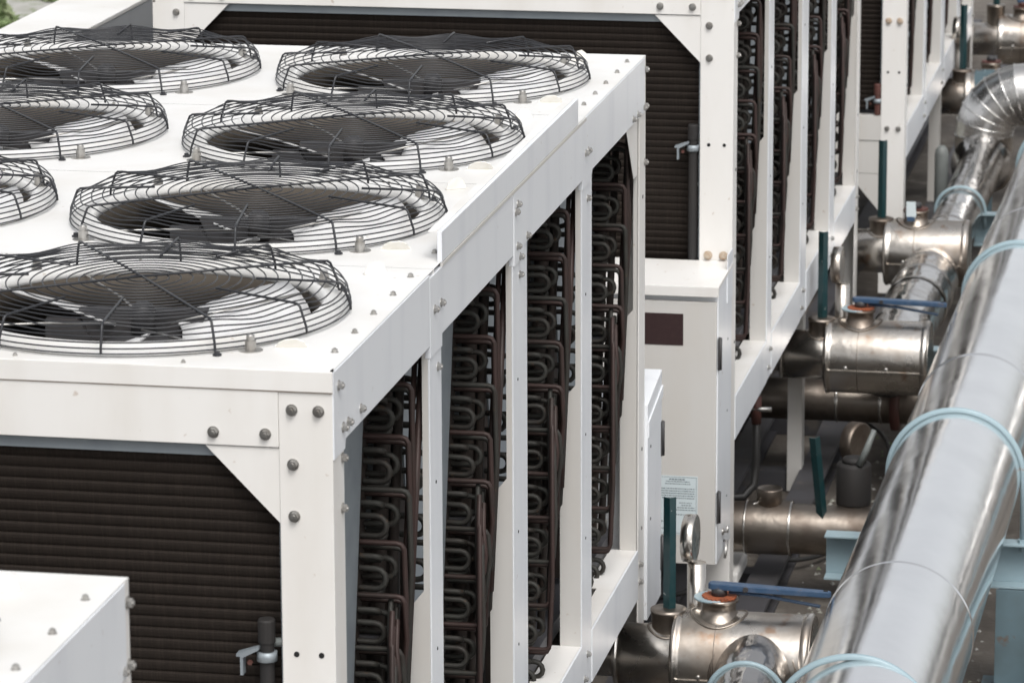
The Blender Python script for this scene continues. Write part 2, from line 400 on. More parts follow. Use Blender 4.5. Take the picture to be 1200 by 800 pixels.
    MB().prism([(3.72, ZB + .002), (3.925, ZB + .002), (3.925, -.34), (3.86, -.34)], 'x', -.006, -.0045).build('gusset_plate', WHITE, U)
    # --- side posts
    for (ya, yb) in ((.945, 1.075), (1.945, 2.135), (2.945, 3.105)):
        for side in (0, 1):
            x0 = 0 if side == 0 else -W
            sg = -1 if side == 0 else 1
            sp = MB().box(x0, x0 + sg * th, ya, yb, ZRB, ZB if side else ZB + (.0)).build('side_post', WHITE_SIDE if side == 0 else WHITE, U, .001)
            pts = [(x0 + sg * th, ZB), (x0 + sg * .018, ZB), (x0 + sg * .018, -.745), (x0 + sg * .062, -.80), (x0 + sg * .062, ZRB), (x0 + sg * th, ZRB)]
            MB().prism(pts, 'y', ya, ya + .004).build('post_web', BEIGE, sp)
            if side == 0:
                for z in (-.235, -1.55, -1.61): bolt(sp, (0, ya + .045 if z < -1.56 else ya + .09, z), 'x', .95)
                for z in (-.5, -.9, -1.2): hole(sp, (0, ya + .06, z), 'x', .004)
    # --- top beams
    fb = MB().box(-W + .1135, -.1135, -.002, .012, -.163, -.0435).build('front_beam', WHITE, U, .0012)
    for x in (-.251, -.141): bolt(fb, (x, -.002, -.136), '-y', 1.1); bolt(fb, (-W - x, -.002, -.136), '-y', 1.1)
    for x in (-.135, -.26): bolt(fb, (x, -.002, -.021 - .04), '-y', .01)
    MB().box(-W, 0, LEN - .004, LEN, -.163, -.002).build('rear_beam', WHITE, U, .0012)
    for k in range(4):
        y0 = YK[k] - (.056 if k else -.0); y1 = YK[k + 1] - .058 if k < 3 else 4.018
        x1 = .003 if k != 2 else .0045
        sbm = MB().prism([(y0, -.002 if k != 1 else -.0105), (y1 - .001, -.002 if k != 1 else -.0105), (y1 - .001, ZB), (y0 + (.105 if k == 0 else .13 if k < 3 else .155), ZB), (y0 + (.094 if k == 0 else .13), ZB - .03), (y0, ZB - .03)] if k else
                         [(.0015, -.002), (y1 - .001, -.002), (y1 - .001, ZB), (.105, ZB), (.097, ZB - .02), (.0015, ZB - .02)], 'x', -.010, x1).build('side_beam', WHITE_SIDE, U, .001)
        MB().box(-W, -W + .01, y0, y1, ZB, -.002).build('side_beam', WHITE, U)
        if k:
            for dy, dz in ((.048, -.091), (.118, -.091)) if k == 1 else ((.040, -.151), (.172, -.151), (.075, -.185), (.02, -.06), (.045, -.045)) if k == 2 else ((.045, -.10), (.085, -.10)):
                bolt(sbm, (x1, y0 + dy, dz), 'x', .95)
        else:
            bolt(sbm, (x1, .242, -.136), 'x', .95)
        if k == 3: bolt(sbm, (x1, 3.80, -.150), 'x', .95); bolt(sbm, (x1, 3.885, -.150), 'x', .95)
    # --- gussets at the front
    MB().prism([(-.1135, -.1655), (-.270, -.1655), (-.1135, -.325)], 'y', .003, .006).build('gusset_plate', WHITE, U)
    MB().prism([(-W + .1135, -.1655), (-W + .270, -.1655), (-W + .1135, -.325)], 'y', .003, .006).build('gusset_plate', WHITE, U)
    # --- bottom rails
    segs = [(.1, .944), (1.077, 1.944), (2.137, 2.944), (3.107, 3.924)]
    for (ya, yb) in segs:
        rl = MB().prism([(ya, ZR), (yb, ZR), (yb, ZRB), (ya, ZRB)], 'x', -.004, .002).build('bottom_rail', WHITE_SIDE, U, .001)
        nb = ya + (yb - ya) * .38
        MB().prism([(-.0045, ya), (-.0045, yb), (-.085, yb), (-.085, nb + .10), (-.055, nb + .10), (-.055, nb), (-.085, nb), (-.085, ya)], 'z', ZR - .004, ZR).build('rail_flange', WHITE, rl)
        MB().box(-W, -W + .06, ya, yb, ZRB, ZR).build('bottom_rail', WHITE, U)
    for side in (0, 1):
        y = .002 if side == 0 else LEN - .06
        MB().box(-W + .1135, -.1135, y, y + .055, -1.56, -1.44).build('end_rail', BEIGE, U, .001)
        MB().box(-W + .1135, -.1135, y + .004, y + .05, -1.72, -1.563).build('end_rail', BEIGE, U, .001)
    for sx in (-1, 1):
        xa = -.118 if sx > 0 else -W + .118
        MB().prism([(xa, -1.722), (xa - sx * .15, -1.722), (xa, -1.90)], 'y', .006, .012).build('gusset_plate', BEIGE, U)
    # legs below the rail
    for (y, w) in ((2.38, .09), (3.98, .0)):
        if w:
            for x0 in (-.095, -W + .03):
                MB().prism([(x0, y), (x0 + .058, y), (x0 + .058, y + w), (x0 + .053, y + w), (x0 + .053, y + .005), (x0, y + .005)], 'z', -2.46, ZRB - .001).build('leg', BEIGE, U, .001)
    # --- galvanised strips, end plates, coils
    MB().box(-W + .12, -.12, .020, .075, -.192, -.1655).build('coil_top_channel', GALV, U)
    for sx in (-.1195, -W + .1105): MB().box(sx, sx + .009, .018, .055, -1.43, -.193).build('coil_side_channel', GALV, U)
    # corrugated fin face of the front coil
    def fins(depth_y, lean):
        b = MB(); z = -.192; p = .0243; vs = []; n = 0; x0, x1 = -W + .135, XE + .012
        prof = []
        while z > -1.43:
            for t, d in ((0, 0), (.05, .0050), (.16, .0062), (.40, .0058), (.75, .0030), (.97, .0003)):
                zz = z - t * p; prof.append((depth_y + lean * (-.192 - zz) - d, zz))
            z -= p
        for (y, zz) in prof: vs += [(x0, y, zz), (x1, y, zz)]
        b.add(vs, [(2 * i, 2 * i + 2, 2 * i + 3, 2 * i + 1) for i in range(len(prof) - 1)], False)
        return b
    F = fins(.040, .05).build('coil_fin_face', COIL, U)
    # coil legs of each V module
    def bend_v(h, L):
        pts = [(0, 0, h / 2), (L - h / 2, 0, h / 2)] + [(L - h / 2 + h / 2 * math.sin(t), 0, h / 2 * math.cos(t)) for t in [PI * i / 6 for i in range(1, 6)]] + [(L - h / 2, 0, -h / 2), (0, 0, -h / 2)]
        return MB().tube(pts, .0074, 7, caps=False)
    def bend_h(h, L):
        pts = [(0, h / 2, 0), (L - h / 2, h / 2, 0)] + [(L - h / 2 + h / 2 * math.sin(t), h / 2 * math.cos(t), 0) for t in [PI * i / 6 for i in range(1, 6)]] + [(L - h / 2, -h / 2, 0), (0, -h / 2, 0)]
        return MB().tube(pts, .0074, 7, caps=False)
    me_v1 = bend_v(.046, .062).mesh('return_bend', TUBE); me_v2 = bend_v(.046, .078).mesh('return_bend', TUBE)
    me_h = bend_h(.030, .050).mesh('return_bend', TUBE); me_v3 = bend_v(.026, .046).mesh('return_bend', TUBE)
    NP = 11; P = .117; ZM = -.98
    feeds = {}
    for i in range(NP):
        z = -.262 - P * i
        for row in (0, 1):
            L = .098 + .010 * row + .0015 * (i % 3)
            down = z > ZM + .05
            tgt = (ZM - .02 - .035 * ((i * 5) % 4)) if down else (ZM + .12 + .03 * ((i * 3) % 4) - (.04 if row else 0))
            zz = z if down else z
            rr_ = random.Random(i * 7 + row); yo = .006 * (NP - i) * (1 if down else -.6) * .35 + rr_.uniform(-.004, .004) + .012 * row
            lean = (.115 / 1.24)
            s = -1 if down else 1
            ln = abs(tgt - z)
            endy = -(ln * s * -1) * lean if down else ln * lean
            endy = -ln * lean if down else ln * lean
            xo = L - .004 * (i % 2) + (.0 if down else -.006)
            pts = [(0, 0, 0), (xo - .016, 0, 0), (xo - .006, 0, s * .003), (xo, .001, s * .014), (xo + (.004), yo * .5 + endy * .3, s * (.02 + ln * .3)), (xo + (-.012 if down else -.004), yo + endy, s * ln), (xo - (.045 if down else .012), yo + endy + .05, s * (ln + .05))]
            feeds[(i, row)] = MB().tube(pts, .0066, 7, caps=False).mesh('feeder_tube', TUBE2 if (i + row) % 3 else TUBE)
    for k in range(4):
        yc = k + .50
        for leg in (0, 1):       # 0: front leg (top at k+.13), 1: rear leg (top at k+.90)
            def yl(z): 
                t = (-.19 - z) / 1.24
                return (k + .115 + .25 * t) if leg == 0 else (k + .945 - .27 * t)
            wd = .075 * (1 if leg == 0 else -1)
            if leg == 0 and k == 0: ya_t = .055
            def quad(xa, xb, grow=0):
                v = []
                for x in (xa, xb):
                    v += [(x, yl(-.19), -.19), (x, yl(-.19) + wd, -.19), (x, yl(-1.43) + wd, -1.43), (x, yl(-1.43), -1.43)]
                return MB().add(v, [(0, 1, 2, 3), (7, 6, 5, 4), (0, 4, 5, 1), (1, 5, 6, 2), (2, 6, 7, 3), (3, 7, 4, 0)])
            C = quad(-W + .135, XE).build('coil', FINEND, U)
            for i in range(NP):
                z = -.262 - P * i; y = yl(z); w_ = 1 if leg == 0 else -1
                jx = lambda: rnd.uniform(-.0032, .0032)
                if leg == 1:
                    place('return_bend', me_v1, C, (XE + jx(), y - .062, z - .060 + jx()), (jx() * 30, jx() * 10, jx() * 30))
                    place('return_bend', me_v2, C, (XE + jx(), y - .030, z - .046 + jx()), (jx() * 30, 0, jx() * 30))
                    place('return_bend', me_v3, C, (XE + jx(), y - .050, z - .018 + jx()), (R(60) + jx() * 30, 0, 0))
                    place('return_bend', me_v3, C, (XE + jx(), y - .018, z - .098 + jx()), (R(-55) + jx() * 30, 0, 0))
                else:
                    place('return_bend', me_v1, C, (XE + jx(), y + .018, z - .056), (0, 0, jx() * 8))
                    place('return_bend', me_v2, C, (XE + jx(), y + .052, z - .02), (0, 0, jx() * 8))
                if leg == 1:
                    place('feeder_tube', feeds[(i, 0)], C, (XE, y - .014, z), None)
                    place('feeder_tube', feeds[(i, 1)], C, (XE, y - .055, z + .022), None)
            if leg == 1:
                MB().tube([(-.030, yl(-.2) + .07, -.175), (-.032, yl(-1.0) + .03, -1.0)], .0085, 8).tube([(-.044, yl(-.2) + .05, -.2), (-.046, yl(-1.0) + .0, -1.05)], .0065, 8).build('riser_tube', TUBE2, C)
                hd = MB()
                for q, (dx, dy, rr_) in enumerate(((.022, .05, .020), (.050, .09, .011))):
                    hd.tube([(XE + dx, yl(-.2) + dy, -.20), (XE + dx, yl(-1.4) + dy, -1.40)], rr_, 10)
                hd.build('header_pipe', FINEND, C)
                for z in (-.83,): MB().box(XE, XE + .05, yl(z) - .02, yl(z) + .06, z, z + .022).build('pipe_clip', BEAM, C)
        # triangular end plate inside the V and plate between modules
        MB().prism([(k + .19, -.175), (k + .868, -.175), (k + .598, -1.43), (k + .44, -1.43)], 'x', XE - .003, XE + .004).build('end_plate', GALV, U)
        MB().prism([(XE, -.17), (XE - .45, -.17), (XE - .45, -.62), (XE, -.62)], 'y', k + 1.0, k + 1.002).build('module_divider', GALV, U)
        if k < 3: MB().tube([(XE + .03, k + 1.03, -.20), (XE + .03, k + 1.03, -1.4)], .012, 8).build('header_pipe', BLACKRUB, U)
    MB().box(-W + .14, -.14, LEN - .03, LEN - .02, -1.43, -.17).build('rear_coil_face', FINEND, U)
    MB().box(-W + .02, -.09, .06, LEN - .06, -1.50, -1.455).build('drain_tray', BEAM, U)
    return U

def stub_label(parent, x0, x1, z0, z1, y):
    """printed notice: outline and lines of small illegible print"""
    L = MB().box(x0, x1, y, y + .0008, z0, z1).build('notice_label', PAPER, parent)
    m = MB(); yy = y - .0004; rr = random.Random(5)
    def seg(a, c, zt, h): m.add([(a, yy, zt - h), (c, yy, zt - h), (c, yy, zt), (a, yy, zt)], [(0, 1, 2, 3)])
    w = x1 - x0; h = z1 - z0
    for a, c, zt, hh in ((x0 + .004, x1 - .004, z1 - .004, .0012), (x0 + .004, x1 - .004, z0 + .006, .0012)): seg(a, c, zt, hh)
    seg(x0 + .004, x0 + .0052, z1 - .004, h - .009); seg(x1 - .0052, x1 - .004, z1 - .004, h - .009)
    z = z1 - .010; lines = [(.30, .68, .0045), (.22, .80, .003), (.20, .82, .003), None] + [(.08, .93, .0032)] * 5 + [None, (.55, .86, .003), (.60, .85, .003), (.5, .93, .003), (.40, .95, .003), None, (.35, .72, .003), None, None, (.1, .3, .003), (.7, .88, .003), None, (.08, .35, .003), (.68, .9, .003)]
    for q in lines:
        if q:
            x = x0 + w * q[0]
            while x < x0 + w * q[1]:
                l = rr.uniform(.003, .009); seg(x, min(x + l, x0 + w * q[1]), z, q[2]); x += l + rr.uniform(.0012, .0025)
        z -= .0082
    m.build('printed_text', INK, L)

def hinge(parent, x, y, z, h=.11):
    hm = proto('hinge', lambda: MB().box(0, .006, -.012, .010, -.055, .055).tube([(.006, 0, -.055), (.006, 0, .055)], .0065, 8), DARKPLASTIC, 'hinge')
    place('hinge', hm, parent, (x, y, z))

def front_box(U):
    x0, x1, y0, y1, zt, zb = -.95, .001, -.35, -.002, -1.015, -1.98
    B = MB().box(x0, x1, y0 + .02, y1, zb, zt - .003).build('control_box', WHITE_SIDE, U, .002)
    MB().prism([(y0 - .012, zt - .035), (y0 - .012, zt), (y1, zt + .012), (y1, zt - .003), (y0 + .01, zt - .012), (y0 - .008, zt - .035)], 'x', x0 - .01, x1 + .004).build('box_lid', WHITE, B, .0015)
    D = MB().box(x0 + .01, x1 - .004, y0, y0 + .019, zb + .004, zt - .055).build('box_door', BEIGE, B, .002)
    MB().box(-.30, -.114, y0 - .0015, y0, -1.22, -1.112).build('dark_window', WINDOW, D)
    stub_label(D, -.20, -.062, -1.875, -1.67, y0 - .0012)
    for z in (-1.25, -1.78): hinge(B, x1, y0 + .025, z)
    for z in (-1.0, -1.25, -1.5, -1.8): hole(B, (x1, -.10, z), 'x', .004)
    MB().prism([(.001, -.13), (.004, -.13), (.004, -.01), (.001, -.01)], 'z', -1.12, -.955).build('side_flashing', WHITE_SIDE, B)
    lt = MB().tube([(0, 0, 0), (.018, 0, 0), (.018, 0, .02)], .005, 6); lt.lathe([(.012, -.002), (.012, .006)], axis='x', n=10)
    lt.build('door_latch', STEELBOLT, B, loc=(x1, -.20, -1.90)); MB().tube([(0, 0, 0), (.012, 0, 0), (.012, -.04, -.05)], .005, 6).build('door_latch', STEELBOLT, B, loc=(x1, -.17, -1.94))
    return B
def rear_box(U):
    B = MB().prism([(LEN + .002, -1.075), (LEN + .28, -1.03), (LEN + .28, -1.76), (LEN + .002, -1.76)], 'x', -.60, .010).build('junction_box', WHITE_SIDE, U, .002)
    MB().prism([(LEN + .004, -1.13), (LEN + .285, -1.08), (LEN + .285, -1.115), (LEN + .004, -1.18)], 'x', .0102, .014).build('lid_trim', WHITE_SIDE, B, .001)
    hinge(B, .008, LEN + .276, -1.25); hinge(B, .008, LEN + .276, -1.62)
    for z in (-1.22, -1.45): hole(B, (.010, LEN + .06, z), 'x', .005)
    return B

U = build_unit()
fbx = front_box(U); rbx = rear_box(U)
GU = 'air cooled condenser units standing in a row'
UB = copy_tree(U, None, (rbx,)); UC = copy_tree(U, None, (fbx, rbx)); UZ = copy_tree(U, None, (rbx,))
UB.location = (.053, 5.6, .048); UC.location = (.106, 11.2, .0); UZ.location = (.0, -5.53, .0)
tag(U, 'large white condenser unit in front, its black wire fan guards seen from above', 'condenser unit', GU)
tag(UB, 'white condenser unit with the cream control box, directly behind the large front unit', 'condenser unit', GU)
tag(UC, 'farthest white condenser unit, at the top edge left of the silver pipe elbow', 'condenser unit', GU)
tag(UZ, 'white condenser unit of which only a bolted top corner shows at the lower left', 'condenser unit', GU)

# ------------------------------------------------------------ setting
ZG = -2.42
gr = MB(); n = 40
gr.add([(-120, -40, ZG), (120, -40, ZG), (120, 260, ZG), (-120, 260, ZG)], [(0, 1, 2, 3)])
tag(gr.build('ground', GROUND), kind='structure')
gv = MB().box(-60, -4.2, 12, 120, ZG + .006, ZG + .03); tag(gv.build('gravel_bed', GRAVEL), kind='structure')

rf = MB().add([(-60, 24, ZG + .004), (60, 24, ZG + .004), (60, 90, ZG + .004), (-60, 90, ZG + .004)], [(0, 1, 2, 3)]); tag(rf.build('pale_reflector_ground', REFLGROUND), kind='structure')  # unseen pale sheet, added to brighten what the large pipe reflects

# base beams under the row
for i, (x, w, y0, y1, lab) in enumerate(((.01, .11, -3, 20, 'long dark steel beam on the ground below the row of unit legs'), (-.30, .10, -3, 20, 'dark steel beam lying behind the outer ground beam, under the units'))):
    b = MB(); b.box(x, x + w, y0, y1, ZG + .085, ZG + .10); b.box(x, x + w, y0, y1, ZG + .002, ZG + .015); b.box(x + w / 2 - .005, x + w / 2 + .005, y0, y1, ZG + .0155, ZG + .0845)
    tag(b.build('base_beam', BEAM), lab, 'steel beam')
for i, y in enumerate((6.55, 8.0, 8.9, 12.3)):
    tag(MB().box(-1.9, .005, y, y + .09, ZG + .003, ZG + .08).build('cross_beam', BEAM), 'dark cross beam under the units, between the ground beams', 'steel beam', 'cross beams on the ground')

# white trunking left of the rear unit
D = empty('cable_trunking', (-2.67, 3.0, -.9), 'long white topped trunking with a grey galvanised side, left of the rear units', 'trunking')
MB().box(0, .31, 0, 18, .585, .60).build('cover', WHITE_TOP, D, .002); MB().box(.300, .308, 0, 18, 0, .584).build('side_plate', PALEGALV, D); MB().box(.003, .008, 0, 18, 0, .584).build('side_plate', GALV, D)
for y in (2, 6, 10, 14): MB().box(.05, .25, y, y + .08, -1.52, .58).build('support_leg', GALV, D)

# ------------------------------------------------------------ pipes
def px(y): return .831 + .008 * (y - 5.5)
PZ = -1.655; PR = .220
Pp = empty('insulated_pipe', (px(-6), -6, PZ), 'large mirror bright clad pipe running past the units on the right', 'pipe')
def clad_section(y0, y1, r, mt, parent, org, pxf, z, name='cladding_section', r1=None):
    b = OpenMB(); prof = [(r, 0), (r, (y1 - y0) * .33), (r, (y1 - y0) * .66), (r1 or r, y1 - y0)]
    b.lathe(prof, (0, 0, 0), 'y', 72)
    ang = math.atan2(pxf(y1) - pxf(y0), y1 - y0)
    o = b.build(name, mt, parent, loc=(pxf(y0) - org[0], y0 - org[1], z - org[2]), rot=(0, 0, -ang)); return o
def seam(y, r, parent, org, pxf, z, w=.012, mt=BAND, name='seam_bead'):
    b = OpenMB().lathe([(r, -w), (r + .0035, -w * .5), (r + .0045, 0), (r + .0035, w * .4), (r, w * .5)], (0, 0, 0), 'y', 72)
    return b.build(name, mt, parent, loc=(pxf(y) - org[0], y - org[1], z - org[2]))
ys = [-6, -3.4, -1.35, 1.1, 3.72, 6.4, 9.1, 11.9, 14.6, 17.3, 20, 24]
org = (px(-6), -6, PZ)
for i in range(len(ys) - 1):
    clad_section(ys[i], ys[i + 1], PR + .0012 * (i % 2), CLAD, Pp, org, px, PZ); 
    if i: seam(ys[i], PR - .0006, Pp, org, px, PZ, .009, CLAD)
for e, s in ((-6, -1), (24, 1)):
    MB().lathe([(PR, 0), (PR, .004)], axis='y', n=48).build('end_cap', BAND, Pp, loc=(px(e) - org[0], e - org[1], 0))

def p2x(y): return .372 + .008 * (y - 9.5)
Z2 = -1.872
P2 = empty('branch_header_pipe', (p2x(8), 7.95, Z2), 'narrower dull clad pipe left of the big one, rising into a segmented elbow', 'pipe')
o2 = (p2x(8), 7.95, Z2)
clad_section(7.95, 9.05, .128, CLAD2, P2, o2, p2x, Z2); clad_section(9.05, 9.55, .132, CLAD2, P2, o2, p2x, Z2); clad_section(9.55, 9.75, .128, CLAD2, P2, o2, p2x, Z2, r1=.108)
clad_section(9.75, 11.2, .106, CLAD2, P2, o2, p2x, Z2); clad_section(11.2, 12.6, .107, CLAD2, P2, o2, p2x, Z2)
for y, r in ((9.05, .131), (9.3, .132), (9.55, .130), (8.5, .128), (9.78, .107), (10.5, .106)): seam(y, r, P2, o2, p2x, Z2, .012)
MB().lathe([(.128, 0), (.10, -.03), (.04, -.045), (.002, -.048)], axis='y', n=40).build('end_cap', CLAD2, P2)
# riser and elbow with separate gores
ex, ey, ez = .378, 12.6, -1.77; RB = .225; ER = .146
ero = lambda x, y, z: (x - o2[0], y - o2[1], z - o2[2])
OpenMB().lathe([(ER * .35, -2.07), (ER * .75, -2.04), (ER * .97, -1.99), (ER, -1.93), (ER, -1.86)], (0, 0, 0), 'z', 40).build('riser_base', STAIN, P2, loc=ero(ex, ey, 0))
OpenMB().lathe([(ER, -1.86), (ER, ez)], (0, 0, 0), 'z', 40).build('riser', STAIN, P2, loc=ero(ex, ey, 0))
OpenMB().lathe([(.107, -.3), (.15, -.16), (.148, -.05), (.10, .0)], (0, 0, 0), 'y', 36).build('tee_dome', CLAD2, P2, loc=ero(ex, ey - .02, Z2 - .02))
NG = 7
def ering(t, r=ER):
    cx, cz = ex + RB - RB * math.cos(t), ez + RB * math.sin(t)
    rad = Vector((-math.cos(t), 0, math.sin(t))); yv = Vector((0, 1, 0)); c = Vector((cx, ey, cz))
    return [c + r * (math.cos(a) * rad + math.sin(a) * yv) for a in [2 * PI * i / 40 for i in range(40)]]
for g in range(NG):
    a, b_ = ering(PI / 2 * g / NG), ering(PI / 2 * (g + 1) / NG)
    v = [ero(*q) for q in a + b_]
    MB().add(v, [(i, i + 40, (i + 1) % 40 + 40, (i + 1) % 40) for i in range(40)], True).build('elbow_gore', ELBOWM, P2)
for g in range(NG + 1):
    q = ering(PI / 2 * g / NG, ER + .001)
    MB().tube([ero(*s) for s in q], .0032, 6, True).build('elbow_seam', ELBOWM, P2)
OpenMB().lathe([(ER, 0), (ER, 3)], (0, 0, 0), 'x', 40).build('horizontal_run', ELBOWM, P2, loc=ero(ex + RB, ey, ez + RB))
MB().box(-.003, .003, -ER - .003, -ER + .01, -1.95, ez).build('riser_seam', BAND, P2, loc=ero(ex, ey, 0))

# rear pipe seen behind the elbow
RPp = empty('rear_riser_pipe', (.66, 13.6, ZG), 'stained vertical steel pipe half hidden behind the segmented elbow', 'pipe')
MB().lathe([(.11, 0), (.11, .62)], n=32).build('pipe_wall', STAIN, RPp); OpenMB().lathe([(.112, .60), (.118, .61), (.118, .63), (.112, .64)], n=32).build('pipe_seam', BAND, RPp)

# pipe supports
def support(y, lab, first_x=.392):
    x0 = first_x; zt = PZ - PR - .004; S = empty('pipe_support', (x0 + .6, y, ZG), lab, 'pipe support', 'pale blue channel supports under the large pipe')
    L = lambda x, yy, z: (x - (x0 + .6), yy, z - ZG)
    t = .007
    m = MB()
    def bx(a, b_, c, d, e, f): m.box(a - (x0 + .6), b_ - (x0 + .6), c, d, e - ZG, f - ZG)
    bx(x0, 2.4, -.0, .075, zt - t, zt); bx(x0, 2.4, 0, .075, zt - .155, zt - .155 + t); bx(x0, 2.4, .066, .075, zt - .155 + t, zt - t)
    m.build('channel_beam', PALEBLUE, S, .001)
    m = MB(); xc = 1.08
    bx(xc - .10, xc + .10, -.005, .003, ZG + .02, zt - .158); bx(xc - .10, xc + .10, .117, .125, ZG + .02, zt - .158); bx(xc - .004, xc + .004, .0035, .1165, ZG + .02, zt - .158)
    m.build('column', STEELBLUE, S, .001)
    m = MB(); bx(xc - .15, xc + .15, -.06, .18, ZG, ZG + .018); m.build('base_plate', STEELBLUE, S)
    cx = px(5.5 if y > 3 else 3) + .008 * (y - 5.5)
    pts = [(cx - PR - .012, .035, zt - .03)] + [(cx - (PR + .009) * math.cos(a), .035, PZ + (PR + .009) * math.sin(a)) for a in [PI * i / 30 for i in range(31)]] + [(cx + PR + .012, .035, zt - .03)]
    MB().tube([L(*q) for q in pts], .0098, 10).build('u_bolt', PALEBLUE, S)
    for sx in (-1, 1):
        MB().lathe([(.017, 0), (.017, .012)], (cx + sx * (PR + .012) - (x0 + .6), .035, zt - ZG), n=6, smooth=False).build('nut', PALEBLUE, S)
    b2 = p2x(y) + .0
    pts = [(b2 - .117, .02, Z2 - .08)] + [(b2 - .117 * math.cos(a), .02, Z2 + .117 * math.sin(a)) for a in [PI * i / 24 for i in range(25)]] + [(b2 + .117, .02, Z2 - .08)]
    if y > 11 or y < 3.2: MB().tube([L(*q) for q in pts], .008, 8).build('u_bolt', PALEBLUE, S)
    MB().tube([L(1.13, -.02, -2.36), L(1.17, -.02, -2.20), L(1.20, -.02, -2.20), L(1.20, -.02, -2.38)], .006, 6).build('brace_rod', PALEBLUE, S)
    return S
for y, lab in ((2.72, 'pale blue pipe support nearest the bottom right corner, mostly hidden by the pipe'), (5.5, 'pale blue pipe support whose channel end points at the black drum'),
               (8.3, 'pale blue pipe support whose channel end sits beside the middle blue lever valve'), (11.1, 'pale blue pipe support just in front of the segmented elbow')):
    sp = support(y, lab, .395 + .01 * (y - 5.5) if y > 8 else .392)
    sp['label'] = lab

